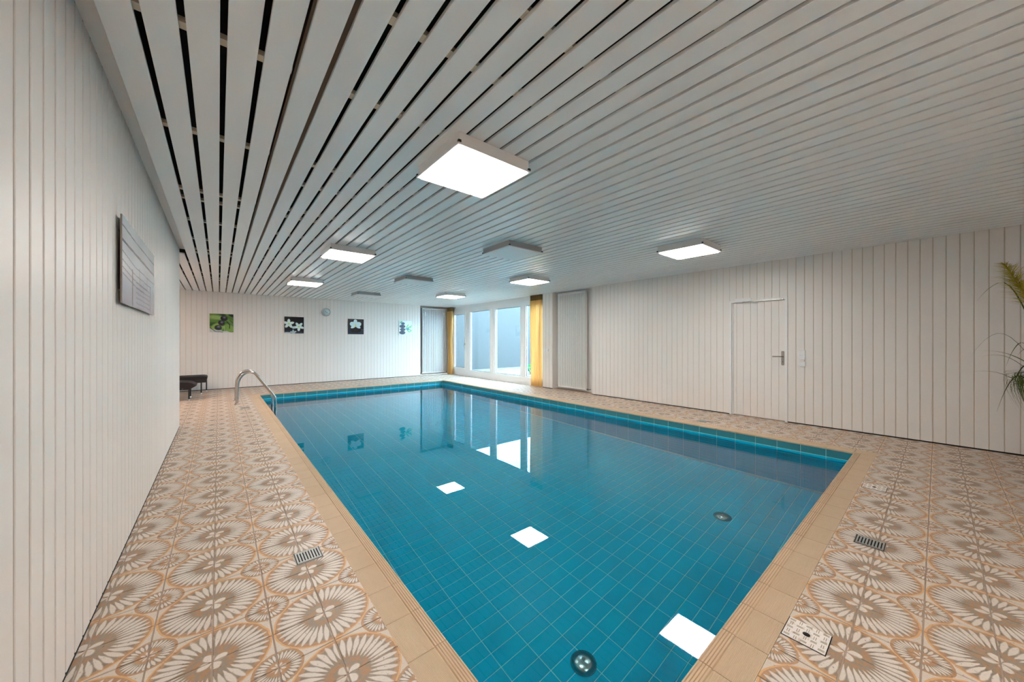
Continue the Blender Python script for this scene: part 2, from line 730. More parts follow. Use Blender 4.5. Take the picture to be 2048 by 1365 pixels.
pt_mesh = plate(PTX - G, PTY - G, TH, 'pool_tile')
NX, NY = 20, 83
PTXf, PTYf = (PX1 - PX0) / NX, (PY1 - PY0) / NY
ftiles = []
for i in range(NX):
    for j in range(NY):
        cx, cy = PX0 + (i + 0.5) * PTXf, PY0 + (j + 0.5) * PTYf
        ftiles.append((shows(cx, cy, -0.95, (0, 0, 1), 0.03), cx, cy))
ftiles.sort(key=lambda c: -c[0])
field = MB()
for n_, (w, cx, cy) in enumerate(ftiles):
    if n_ < 300:
        in_pool(inst('floor_tile', pt_mesh, pool, (cx, cy, ZP + random.uniform(-0.0005, 0.0005))))
    else:
        tile_bits(field, (cx - PTX / 2 + G / 2, cx + PTX / 2 - G / 2, cy - PTY / 2 + G / 2, cy + PTY / 2 - G / 2), ZP - TH, ZP, 0.0012)
tag(in_pool(field.build('pool_floor_field', 'pool_tile', pool)), kind='stuff')

ROW = 0.1145
z_top = -0.003
zs = [z_top - ROW * 0.5 - k * PTY - (0 if k == 0 else (ROW - PTY) * 0.5 - (ROW - PTY)) for k in range(13)]
zs = [-0.003 - 0.109 / 2] + [-0.112 - (k + 0.5) * 0.1205 for k in range(12)]
hs = [0.109] + [0.1205] * 12
top_mesh = plate(PTX - G, hs[0] - G, TH, 'pool_edge_tile', 'edge_tile')
wallfield = MB()


def wall_plate(mb_, wall, c, z, lx, hz, t):
    m_ = MB()
    tile_bits(m_, (-lx / 2, lx / 2, -hz / 2, hz / 2), -t, 0.0, 0.0012)
    for i, (x, y, q) in enumerate(m_.v):
        if wall == 'r':
            p = (PX1 - q, c + x, z + y)
        elif wall == 'l':
            p = (PX0 + q, c - x, z + y)
        elif wall == 'b':
            p = (c - x, PY1 - q, z + y)
        else:
            p = (c + x, PY0 + q, z + y)
        m_.v[i] = p
    mb_.add(m_.v, m_.f)


for wall in 'rblf':
    cnt = 40 if wall in 'rl' else 20
    L = (PY1 - PY0) if wall in 'rl' else (PX1 - PX0)
    o0 = PY0 if wall in 'rl' else PX0
    for k in range(13):
        if zs[k] < ZP:
            continue
        for i in range(cnt):
            c = o0 + (i + 0.5) * L / cnt
            hz = min(hs[k], 2 * (zs[k] - ZP)) if zs[k] - hs[k] / 2 < ZP else hs[k]
            if wall in 'rb' and k < 2:
                rot = (PI / 2, 0, -PI / 2) if wall == 'r' else (PI / 2, 0, 0)
                loc = (PX1, c, zs[k]) if wall == 'r' else (c, PY1, zs[k])
                in_pool(inst('waterline_tile', top_mesh if k == 0 else pt_mesh, pool, loc, rot))
            else:
                wall_plate(wallfield, wall, c, zs[k], PTX - G, hz - G, TH)
tag(in_pool(wallfield.build('pool_wall_field', 'pool_tile', pool)), kind='stuff')

# coping stones: profile across the width (outer edge at y=0, nose over the pool at y=CW)
cp = [(0.0, -0.03), (0.0, 0.0), (0.118, 0.0), (0.123, -0.0025)]
for k in range(4):
    y0 = 0.126 + k * 0.0115
    cp += [(y0, 0.0035), (y0 + 0.007, 0.0035), (y0 + 0.0092, -0.0005)]
cp += [(CW - 0.007, 0.004), (CW - 0.001, 0.001), (CW + 0.002, -0.006), (CW + 0.001, -0.018), (CW - 0.006, -0.0225)]
cop_mb = MB()
cop_mb.prism(cp, lambda p, q, t: (t, p, q), -0.1235, 0.1235)
cop_mesh = mesh_of(cop_mb, 'coping_tile', 'coping')
for i in range(40):
    y = PY0 + (i + 0.5) * (PY1 - PY0) / 40
    in_pool(inst('coping_tile', cop_mesh, pool, (PX0 - CW, y, 0), (0, 0, -PI / 2)))
    in_pool(inst('coping_tile', cop_mesh, pool, (PX1 + CW, y, 0), (0, 0, PI / 2)))
for i in range(20):
    x = PX0 + (i + 0.5) * (PX1 - PX0) / 20
    in_pool(inst('coping_tile', cop_mesh, pool, (x, PY0 - CW, 0), (0, 0, 0)))
    in_pool(inst('coping_tile', cop_mesh, pool, (x, PY1 + CW, 0), (0, 0, PI)))
cn = MB()
cn.box(0, CW - 0.004, 0, CW - 0.004, -0.03, 0.0)
cn_mesh = mesh_of(cn, 'coping_corner', 'coping')
for x, y in ((PX0 - CW, PY0 - CW), (PX1 + 0.002, PY0 - CW), (PX0 - CW, PY1 + 0.002), (PX1 + 0.002, PY1 + 0.002)):
    in_pool(inst('coping_corner', cn_mesh, pool, (x, y, 0)))

wt = MB()
wt.add([(PX0 - 0.003, PY0 - 0.003, 0), (PX1 + 0.003, PY0 - 0.003, 0), (PX1 + 0.003, PY1 + 0.003, 0), (PX0 - 0.003, PY1 + 0.003, 0)], [(0, 1, 2, 3)])
water = wt.build('water', 'water', None, (0, 0, ZW))
tag(water, 'still clear water filling the turquoise tiled pool', 'water', kind='stuff')


# domed inlet fittings on the pool floor
def floor_inlet(x, y, label):
    t = empty('pool_inlet', (x, y, ZP + 0.001))
    tag(t, label, 'pool fitting', 'domed fittings on the pool floor')
    b = MB()
    b.lathe([(0.092, 0.0), (0.092, 0.005), (0.088, 0.008)], 28)
    b.build('flange', 'steel', t)
    d = MB()
    d.lathe([(0.087, 0.008)] + [(0.087 * math.cos(a), 0.008 + 0.036 * math.sin(a)) for a in [PI / 2 * k / 7 for k in range(1, 7)]] + [(0.0005, 0.044)], 28)
    d.build('dome', 'steel', t)
    q = MB()
    q.lathe([(0.012, 0.040), (0.012, 0.048), (0.0005, 0.049)], 14)
    q.build('screw', 'dark_steel', t)


floor_inlet(1.985, 1.60, 'round chrome dome on the pool floor by the near coping')
floor_inlet(4.44, 1.575, 'round chrome dome on the pool floor under the door wall')

# ------------------------------------------------------------------ plank walls
PT = 0.0045                                      # planks stand this proud of their backing
PB = 0.016                                       # planks stop short of the floor


def plank_mesh(w, h_, g=0.0034, name='plank', mat='wall_paint', t=PT):
    m_ = MB()
    c = 0.002
    prof = [(-w / 2 + g, 0), (w / 2 - g, 0), (w / 2 - g, t - c), (w / 2 - g - c, t), (-w / 2 + g + c, t), (-w / 2 + g, t - c)]
    m_.prism(prof, lambda p, q, s: (p, -q, s), 0.0, h_)
    return mesh_of(m_, name, mat)


def plank_wall(parent, mesh, start, end, pitch, place, rot):
    n_ = int(round((end - start) / pitch))
    for k in range(n_):
        inst('plank', mesh, parent, place(start + (k + 0.5) * (end - start) / n_), rot)


# left wall: planks face +X, far end at YE
wl = MB().box(XL - 0.30, XL - PT, YF, YE - PT, 0, 2.95).build('wall_left', 'groove')
tag(wl, 'white plank wall beside the camera carrying a long grey picture', kind='structure')
pm = plank_mesh(0.1137, 2.735 - PB, 0.0075)
plank_wall(wl, pm, YF, YE - PT, 0.1137, lambda c: (XL - PT, c, PB), (0, 0, PI / 2))
MB().box(XL - 0.30, XL, YE - PT, YE, PB, 2.735).build('end_board', 'wall_paint', wl)
# recessed board between the left wall and the first ceiling plank
tr = MB().box(XL, -0.385, YF, YE, 2.735, 2.76).build('trim_1', 'ceiling_paint')
tag(tr, kind='structure')

# back wall with radiator recess at its window end
XBR = 5.90
wb = MB().box(XA, XBR, YB + PT, YB + 0.40, 0, 2.95)
wb.box(XBR, XR + 0.3, YB + 0.26, YB + 0.40, 0, 2.95)
wb = wb.build('wall_back', 'groove_light')
tag(wb, 'white plank wall at the far end with four square pictures', kind='structure')
pm = plank_mesh(0.1075, ZC - PB, 0.0026)
plank_wall(wb, pm, XA, XBR - PT, 0.1075, lambda c: (c, YB + PT, PB), (0, 0, 0))
MB().box(XBR - PT, XBR, YB, YB + 0.26, PB, ZC).build('end_board', 'wall_paint', wb)
MB().box(XBR, XR + 0.3, YB + 0.245, YB + 0.26, 0, ZC).build('recess_panel', 'wall_paint', wb)

# right wall: door opening, radiator niche, pier
DY0, DY1, DZ = 1.556, 2.402, 2.035
NY0, NY1 = 5.46, 6.80
PYE = 7.19
wr = MB()
wr.box(XR + PT, XR + 0.30, YF, DY0, 0, 2.95)
wr.box(XR + PT, XR + 0.30, DY0, DY1, DZ, 2.95)
wr.box(XR + 0.10, XR + 0.30, DY0, DY1, 0, DZ)
wr.box(XR + PT, XR + 0.30, DY1, NY0 - PT, 0, 2.95)
wr.box(XR + 0.235, XR + 0.30, NY0 - PT, NY1 + PT, 0, 2.95)
wr.box(XR + PT, XR + 0.30, NY1 + PT, PYE - PT, 0, 2.95)
wr.box(WX + 0.02, WX + 0.2, PYE - PT, YB + 0.4, 2.62, 2.95)
wr = wr.build('wall_right', 'groove_light')
tag(wr, 'long white plank wall with the door and a radiator niche', kind='structure')
rot_r = (0, 0, -PI / 2)
full = plank_mesh(0.1068, ZC - PB)
overd = plank_mesh(0.1057, ZC - DZ)
plank_wall(wr, full, YF, DY0, 0.1068, lambda c: (XR + PT, c, PB), rot_r)
plank_wall(wr, overd, DY0, DY1, 0.1057, lambda c: (XR + PT, c, DZ), rot_r)
plank_wall(wr, full, DY1, NY0 - PT, 0.1068, lambda c: (XR + PT, c, PB), rot_r)
plank_wall(wr, plank_mesh(0.121, ZC - PB), NY1 + PT, PYE - PT, 0.121, lambda c: (XR + PT, c, PB), rot_r)
for y0, y1 in ((NY0 - PT, NY0), (NY1, NY1 + PT), (PYE - PT, PYE)):
    MB().box(XR, XR + 0.235, y0, y1, PB, ZC).build('end_board', 'wall_paint', wr)
MB().box(XR + 0.22, XR + 0.235, NY0, NY1, 0, ZC).build('niche_panel', 'wall_paint', wr)

# black strips painting the shade in the gap under the hanging planks
MB().box(XL - PT, XL - 0.001, YF, YE - PT, 0, PB).build('gap_shade_strip', 'black', wl)
MB().box(XA, XBR - PT, YB + 0.001, YB + PT, 0, PB).build('gap_shade_strip', 'black', wb)
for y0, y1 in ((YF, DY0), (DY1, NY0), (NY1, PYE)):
    MB().box(XR + 0.001, XR + PT, y0, y1, 0, PB).build('gap_shade_strip', 'black', wr)

# unseen sides that close the room
wf = MB().box(XL - 0.3, XR + 0.3, YF - 0.15, YF, 0, 2.95).build('wall_front', 'wall_paint')
tag(wf, kind='structure')
wa = MB().box(XA - 0.15, XA, YE - 0.2, YB + 0.4, 0, 2.95)
wa.box(XA, XL - 0.30, YE - 0.2, YE, 0, 2.95)
tag(wa.build('wall_alcove', 'wall_paint'), kind='structure')

# ------------------------------------------------------------------ ceiling
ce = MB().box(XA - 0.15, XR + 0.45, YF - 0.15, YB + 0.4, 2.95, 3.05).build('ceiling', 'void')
tag(ce, 'ceiling of long white boards with dark gaps between', kind='structure')
KP, KW = 0.1365, 0.111


def ceil_plank(y0, y1):
    m_ = MB()
    w, t, b = KW / 2, 0.019, 0.002
    prof = [(-w, t), (-w, b), (-w + b, 0), (w - b, 0), (w, b), (w, t)]
    m_.prism(prof, lambda p, q, s: (p, s, q), y0, y1)
    return mesh_of(m_, 'plank', 'ceiling_paint')


long_p, short_p = ceil_plank(YF, YB), ceil_plank(YE + 0.001, YB)
for k in range(-16, 55):
    x = -0.379 + KP * k + KW / 2
    if x - KW / 2 < XA:
        continue
    if x + KW / 2 > XR:
        break
    inst('plank', long_p if k >= 0 else short_p, ce, (x, 0, ZC + random.uniform(0, 0.0008)))
    last = x + KW / 2
MB().box(last + 0.02, XR + 0.24, YF, YB + 0.25, ZC, ZC + 0.019).build('edge_board', 'ceiling_paint', ce)
for y in (-0.9, -0.1, 0.6, 1.10, 1.48, 2.08, 3.10, 3.55, 4.31, 4.57, 5.37, 6.32, 7.02, 7.29, 8.27, 9.35, 10.01, 10.37, 11.48, 12.3):
    for x0, x1 in ((-0.38 if y < YE else XA, 0.285), (0.46, XR)):
        if x0 < 0 and y in (1.10, 1.48, 3.55):
            continue
        MB().box(x0, x1, y - 0.024, y + 0.024, ZC + 0.0205, ZC + 0.045).build('batten', 'batten', ce)
MB().box(0.292, 0.45, YF, YB, ZC + 0.0205, ZC + 0.09).build('joist', 'joist', ce)


# ------------------------------------------------------------------ ceiling lamps
def make_lamp(lit):
    t = empty('ceiling_lamp')
    S, H, z0 = 0.30, 0.085, -0.085
    b = MB()
    b.box(-S, S, -S, S, z0 + 0.012, 0.0)
    b.build('housing', 'white_lacquer' if lit else 'shaded_housing', t)
    f = MB()
    o, i = S + 0.010, S - 0.014
    for x0, x1, y0, y1 in ((-o, o, -o, -i), (-o, o, i, o), (-o, -i, -i, i), (i, o, -i, i)):
        f.box(x0, x1, y0, y1, z0, z0 + 0.012)
    f.build('frame', 'white_lacquer', t)
    d = MB()
    d.box(-i + 0.001, i - 0.001, -i + 0.001, i - 0.001, z0 - (0.010 if lit else 0.002), z0 + 0.011)
    d.build('diffuser', ('unlit', 'lit', 'lit_warm')[lit], t)
    for x, y in ((-1, -1), (1, -1), (-1, 1), (1, 1)):
        c = MB()
        c.box(x * S - 0.010, x * S + 0.010, y * (S + 0.005) - 0.008, y * (S + 0.005) + 0.008, z0 + 0.013, z0 + 0.028)
        c.build('clip', 'black_metal', t)
    return t


LAMPS = [(1.48, 2.25, 1, 'large lit square ceiling lamp nearest the camera'),
         (1.48, 5.60, 1, 'lit square ceiling lamp second in the row along the picture wall side'),
         (1.46, 8.88, 1, 'lit square ceiling lamp farthest in the row above the steel ladder'),
         (5.12, 2.25, 1, 'lit square ceiling lamp above the pool edge in front of the door'),
         (5.10, 5.56, 1, 'lit square ceiling lamp in front of the radiator niche'),
         (5.08, 8.85, 1, 'lit square ceiling lamp in front of the windows at the far end'),
         (3.26, 3.92, 0, 'unlit square ceiling lamp nearest the camera, largest of the dark three'),
         (3.22, 7.18, 0, 'unlit square ceiling lamp in the middle of the dark three'),
         (3.18, 10.25, 0, 'unlit square ceiling lamp closest to the far plank wall')]
LAMPS += [(1.48, -1.08, 1, 'lit square ceiling lamp behind the camera beside the plank wall'),
          (-1.65, 9.75, 2, 'warm lit square ceiling lamp above the alcove loungers')]
protos = {}
for x, y, lit, lab in LAMPS:
    o = copy_tree(protos[lit]) if lit in protos else make_lamp(lit)
    protos.setdefault(lit, o)
    o.location = (x, y, ZC)
    tag(o, lab, 'ceiling lamp', 'square ceiling lamps')

# ------------------------------------------------------------------ windows
WZ0, WZ1 = 0.20, 2.462


def rect_frame(mb_, x0, x1, y0, y1, z0, z1, w):
    """w: widths (low y, high y, low z, high z)"""
    mb_.box(x0, x1, y0, y0 + w[0], z0, z1)
    mb_.box(x0, x1, y1 - w[1], y1, z0, z1)
    mb_.box(x0, x1, y0 + w[0], y1 - w[1], z0, z0 + w[2])
    mb_.box(x0, x1, y0 + w[0], y1 - w[1], z1 - w[3], z1)


def window(n_, y0, y1, p0, p1, pz0, pz1, sash, label):
    t = empty('window_%d' % n_, (WX, (y0 + y1) / 2, WZ0))
    tag(t, label, kind='structure')
    off = Vector((-WX, -(y0 + y1) / 2, -WZ0))

    def put(mb_, name, mat):
        o = mb_.build(name, mat, t)
        o.location = off
        return o
    f = MB()
    s = 0.05
    rect_frame(f, WX, WX + 0.09, y0, y1, WZ0, WZ1, (s, s, 0.03, 0.05) if not sash else (0.055, 0.055, 0.05, 0.06))
    put(f, 'frame', 'pvc')
    g = MB()
    a0_, a1_ = (y0 + s, y1 - s) if not sash else (y0 + 0.045, y1 - 0.045)
    c0_, c1_ = (WZ0 + 0.03, WZ1 - 0.05) if not sash else (WZ0 + 0.04, WZ1 - 0.05)
    dx = -0.018 if sash else 0.012
    rect_frame(g, WX + dx, WX + dx + 0.07, a0_, a1_, c0_, c1_, (p0 - a0_, a1_ - p1, pz0 - c0_, c1_ - pz1))
    put(g, 'sash', 'pvc')
    b = MB()
    rect_frame(b, WX + dx + 0.020, WX + dx + 0.034, p0, p1, pz0, pz1, (0.012, 0.012, 0.012, 0.012))
    put(b, 'glazing_bead', 'black_metal')
    p = MB()
    p.add([(WX + 0.045, p0, pz0), (WX + 0.045, p1, pz0), (WX + 0.045, p1, pz1), (WX + 0.045, p0, pz1)], [(3, 2, 1, 0)])
    put(p, 'pane', 'pane')
    if sash:
        h_ = MB()
        yh = p0 - 0.035
        h_.box(WX + dx - 0.008, WX + dx, yh - 0.014, yh + 0.014, 1.16, 1.24)
        h_.box(WX + dx - 0.035, WX + dx - 0.008, yh - 0.009, yh + 0.009, 1.205, 1.223)
        h_.box(WX + dx - 0.047, WX + dx - 0.035, yh - 0.010, yh + 0.010, 1.10, 1.223)
        put(h_, 'handle', 'dark_steel')
    return t


wins = []
wins.append(window(1, 11.325, 12.42, 11.44, 12.20, 0.305, 2.345, True, 'narrow white opening casement window next to the corner curtain'))
wins.append(window(2, 9.70, 11.29, 9.86, 11.09, 0.235, 2.395, False, 'wide fixed white window beside the casement'))
wins.append(window(3, 8.12, 9.68, 8.26, 9.54, 0.235, 2.395, False, 'wide fixed white window in the middle of the window band'))
wins.append(window(4, 6.95, 8.10, 7.06, 8.00, 0.235, 2.395, False, 'white window partly behind the pier curtain'))
for w_, y in ((wins[0], 11.3075), (wins[1], 9.69), (wins[2], 8.11)):
    o = MB().box(WX - 0.004, WX + 0.1, y - 0.018, y + 0.018, WZ0, WZ1).build('mullion_cover', 'pvc', w_)
    o.location = -Vector(w_.location)
hb = MB().box(WX + 0.01, WX + 0.09, PYE, YB + 0.25, WZ1, ZC)
tag(MB().box(WX, WX + 0.1, 12.42, YB + 0.25, 0, WZ1).build('trim_2', 'pvc'), kind='structure')
hb.box(WX - 0.004, WX + 0.006, PYE, YB + 0.25, 2.555, 2.575)
tag(hb.build('trim_3', 'pvc'), 'white board above the windows', kind='structure')
bb = MB().box(WX + 0.005, WX + 0.2, PYE - 0.2, 12.42, 0, WZ0)
bb.box(WX - 0.006, WX + 0.1, PYE, 12.42, WZ0 - 0.018, WZ0 + 0.002)
tag(bb.build('trim_4', 'pvc'), 'low white board under the windows', kind='structure')


# ------------------------------------------------------------------ curtains
def curtain(y0, y1, waist, folds, label, seed):
    rng = random.Random(seed)
    X = WX - 0.085
    t = empty('curtain', (X, (y0 + y1) / 2, 0))
    tag(t, label, 'curtain', 'orange curtains at the window ends')
    ph = [rng.uniform(-0.5, 0.5) for _ in range(folds + 1)]
    am = [rng.uniform(0.7, 1.25) for _ in range(folds + 1)]

    def sheet(z0, z1, nz, amp, freq, squeeze):
        nu = folds * 12 * freq
        v, f = [], []
        for j in range(nz + 1):
            z = z0 + (z1 - z0) * j / nz
            q = squeeze(z)
            for i in range(nu + 1):
                u = i / nu
                k = min(int(u * folds), folds - 1)
                wv = math.sin(u * folds * freq * 2 * PI + ph[k] * 0.6 + 0.15 * math.sin(z * 2 + k))
                yy = (u - 0.5) * (y1 - y0) * q + 0.008 * math.sin(z * 1.7 + k)
                v.append((amp * am[k] * wv * (0.8 + 0.25 * math.sin(z * 1.3 + k)), yy, z))
        for j in range(nz):
            for i in range(nu):
                a = j * (nu + 1) + i
                f.append((a, a + 1, a + nu + 2, a + nu + 1))
        return v, f
    sq = lambda z: 1.0 - waist * math.sin(PI * min(1, max(0, z / 2.6))) ** 2
    c = MB()
    c.add(*sheet(0.13, 2.50, 40, 0.052, 1, sq), smooth=True)
    c.build('cloth', 'curtain', t)
    hm = MB()
    hm.add(*sheet(0.012, 0.13, 4, 0.052, 1, sq), smooth=True)
    hm.build('hem', 'curtain', t)
    hd = MB()
    hd.add(*sheet(2.50, 2.652, 5, 0.030, 2, lambda z: 1.04), smooth=True)
    hd.build('heading_tape', 'curtain_tape', t)
    return t


curtain(7.215, 7.66, 0.04, 6, 'orange curtain hanging beside the plank pier', 3)
curtain(12.215, 12.575, 0.22, 5, 'narrow orange curtain hanging in the far corner', 5)


# ------------------------------------------------------------------ radiators
def radiator(cnt, length, label):
    """runs along +x from the origin, front towards -y, z from 0"""
    t = empty('radiator')
    tag(t, label, 'radiator', 'tall white tube radiators')
    z0, z1 = 0.065, 2.60
    pitch = length / cnt
    m_ = MB()
    ov = [(-0.0125, -0.040), (-0.009, -0.047), (0.009, -0.047), (0.0125, -0.040), (0.0125, 0.040), (0.009, 0.047), (-0.009, 0.047), (-0.0125, 0.040)]
    m_.prism(ov, lambda p, q, s: (p, q, s), z0 + 0.03, z1 - 0.03)
    w = pitch * 0.47
    for zc in (z0 + 0.024, z1 - 0.024):
        prof = [(-0.045, -0.012), (-0.034, -0.024), (0.034, -0.024), (0.045, -0.012), (0.045, 0.012), (0.034, 0.024), (-0.034, 0.024), (-0.045, 0.012)]
        m_.prism(prof, lambda p, q, s: (s, p, zc + q), -w, w)
    cm = mesh_of(m_, 'column', 'white_lacquer')
    for k in range(cnt):
        inst('column', cm, t, ((k + 0.5) * pitch, 0, 0))
    b = MB()
    b.tube([(0.01, 0, z0 + 0.024), (length - 0.01, 0, z0 + 0.024)], 0.013, 8)
    b.tube([(0.01, 0, z1 - 0.024), (length - 0.01, 0, z1 - 0.024)], 0.013, 8)
    b.build('header_pipe', 'white_lacquer', t)
    for k in (2, cnt - 3):
        c = MB()
        x = (k + 0.5) * pitch + pitch / 2
        c.box(x - 0.02, x + 0.02, -0.050, -0.042, 2.40, 2.43)
        c.box(x - 0.006, x + 0.006, -0.048, 0.10, 2.30, 2.46)
        c.build('bracket', 'white_lacquer', t)
    for x, s in ((-0.0, -1), (length, 1)):
        c = MB()
        c.tube([(x, 0, z0 + 0.024), (x + s * 0.05, 0, z0 + 0.024), (x + s * 0.055, 0.01, z0 + 0.02), (x + s * 0.055, 0.10, z0 + 0.015)], 0.010, 8)
        c.lathe([(0.016, -0.02), (0.018, 0.0), (0.016, 0.02)], 12, (x + s * 0.04, -0.005, z0 + 0.024))
        c.build('valve', 'dark_steel', t)
    return t


r2 = radiator(21, 0.95, 'tall white radiator in the wall niche beside the pier')
r2.location = (XR + 0.10, 6.655, 0)
r2.rotation_euler = (0, 0, -PI / 2)
r1 = radiator(22, 1.03, 'tall white radiator recessed in the far corner by the window')
r1.location = (6.02, YB + 0.14, 0)

# ------------------------------------------------------------------ door
dr = empty('door_1', (XR, (DY0 + DY1) / 2, 0))
tag(dr, 'white plank door with steel lever handle in the long wall', kind='structure')
doff = Vector((-XR, -(DY0 + DY1) / 2, 0))


def dput(mb_, name, mat, parent=None):
    o = mb_.build(name, mat, parent or dr)
    o.location = doff if parent is None else (0, 0, 0)
    return o


f = MB()
LY0, LY1, LZ = 1.592, 2.345, 1.995
f.box(XR - 0.012, XR + 0.09, DY0, LY0 - 0.004, 0.0, DZ)
f.box(XR - 0.012, XR + 0.09, LY1 + 0.022, DY1, 0.0, DZ)
f.box(XR + 0.022, XR + 0.09, LY1 + 0.003, LY1 + 0.022, 0.0, DZ - 0.03)
f.box(XR - 0.012, XR + 0.09, LY0 - 0.004, LY1 + 0.022, LZ + 0.006, DZ)
dput(f, 'frame', 'white_lacquer')
leaf = MB().box(XR + 0.032, XR + 0.07, LY0, LY1, 0.012, LZ)
leaf = dput(leaf, 'leaf', 'groove_light')
edges = [LY0, 1.676, 1.779, 1.877, 1.979, 2.080, 2.189, 2.292, LY1]
for a_, b_ in zip(edges[:-1], edges[1:]):
    m_ = MB()
    w = b_ - a_
    g = 0.003
    prof = [(a_ + 0.0004, 0.032), (a_ + 0.0004, 0.026), (a_ + g, 0.021), (b_ - g, 0.021), (b_ - 0.0004, 0.026), (b_ - 0.0004, 0.032)]
    m_.prism(prof, lambda p, q, s: (XR + q, p, s), 0.012, LZ)
    o = m_.build('plank', 'wall_paint', leaf)
hd = MB()
hy, hx = 1.623, XR + 0.021
prof = [(hy + 0.020 * c_, z_) for c_, z_ in ((-1, 0.935), (-0.7, 0.922), (0.7, 0.922), (1, 0.935), (1, 1.142), (0.7, 1.155), (-0.7, 1.155), (-1, 1.142))]
hd.prism(prof, lambda p, q, s: (s, p, q), hx - 0.008, hx)
hd.tube([(hx - 0.008, hy, 1.066), (hx - 0.045, hy, 1.066), (hx - 0.052, hy + 0.012, 1.066), (hx - 0.052, 1.752, 1.063)], 0.0085, 10)
hd.lathe([(0.006, 0.0), (0.006, 0.006)], 10, (hx - 0.008, hy, 0.99), 'x')
o = dput(hd, 'handle', 'dark_steel')
o['label'] = 'steel lever handle on a long plate'
kh = MB().box(hx - 0.0095, hx - 0.0078, hy - 0.004, hy + 0.004, 0.972, 0.994)
dput(kh, 'keyhole', 'black')
cl = MB().box(XR - 0.055, XR - 0.012, 2.065, 2.30, 2.008, 2.068)
cl.box(XR - 0.05, XR - 0.014, 2.05, 2.066, 2.015, 2.06)
o = dput(cl, 'door_closer', 'white_lacquer')
rl = MB().box(XR - 0.020, XR + 0.0, 1.60, 2.10, 1.999, 2.015)
rl.tube([(XR - 0.035, 2.19, 2.004), (XR - 0.03, 1.95, 1.985)], 0.006, 8)
dput(rl, 'slide_rail', 'steel')


# ------------------------------------------------------------------ switches
def switch(y, z, n_, label, x=XR, s=0.041):
    t = empty('light_switch', (x, y, z))
    tag(t, label, 'light switch')
    hgt = 0.076 * n_
    MB().box(-0.014, 0.0, -s, s, -hgt / 2, hgt / 2).build('plate', 'white_plastic', t)
    for k in range(n_):
        zc = -hgt / 2 + (k + 0.5) * 0.076
        m_ = MB()
        m_.add([(-0.014, -s + 0.006, zc - 0.033), (-0.014, s - 0.006, zc - 0.033), (-0.014, s - 0.006, zc + 0.033), (-0.014, -s + 0.006, zc + 0.033),
                (-0.026, -s + 0.007, zc - 0.032), (-0.026, s - 0.007, zc - 0.032), (-0.018, s - 0.007, zc + 0.032), (-0.018, -s + 0.007, zc + 0.032)],
               [(4, 7, 6, 5), (0, 1, 5, 4), (1, 2, 6, 5), (2, 3, 7, 6), (3, 0, 4, 7)])
        fix_normals(m_.build('rocker', 'white_plastic', t))


switch(1.367, 1.10, 2, 'white double light switch beside the door')
switch(1.367, 0.957, 1, 'white single switch plate just below the double switch')
for y, lab in ((7.085, 'small white thermostat on the pier next to the curtain'), (6.99, 'small white switch on the pier beside the thermostat')):
    switch(y, 1.065, 1, lab, XR, 0.036)


# ------------------------------------------------------------------ pictures
def raster(nx, ny, fn):
    u, v = np.meshgrid(np.linspace(0, 1, nx), np.linspace(0, 1, ny))
    return fn(u, v)


def lin(c):
    return np.array(srgb(*c))


class Canvas:
    def __init__(s, u, v, c):
        s.u, s.v = u, v
        s.c = np.ones(u.shape + (3,)) * lin(c)

    def blend(s, a, c):
        a = np.clip(a, 0, 1)[..., None]
        c = lin(c) if isinstance(c, tuple) else c
        s.c = s.c * (1 - a) + c * a

    def ell(s, x, y, a, b, rot=0.0, soft=0.08):
        dx, dy = s.u - x, s.v - y
        c, d = math.cos(rot), math.sin(rot)
        p, q = (dx * c + dy * d) / a, (-dx * d + dy * c) / b
        return np.clip((1 - np.sqrt(p * p + q * q)) / soft, 0, 1)

    def line(s, x0, y0, x1, y1, w):
        dx, dy = x1 - x0, y1 - y0
        L2 = dx * dx + dy * dy
        t = np.clip(((s.u - x0) * dx + (s.v - y0) * dy) / L2, 0, 1)
        d = np.hypot(s.u - x0 - t * dx, s.v - y0 - t * dy)
        return np.clip((w - d) / (w * 0.5), 0, 1)


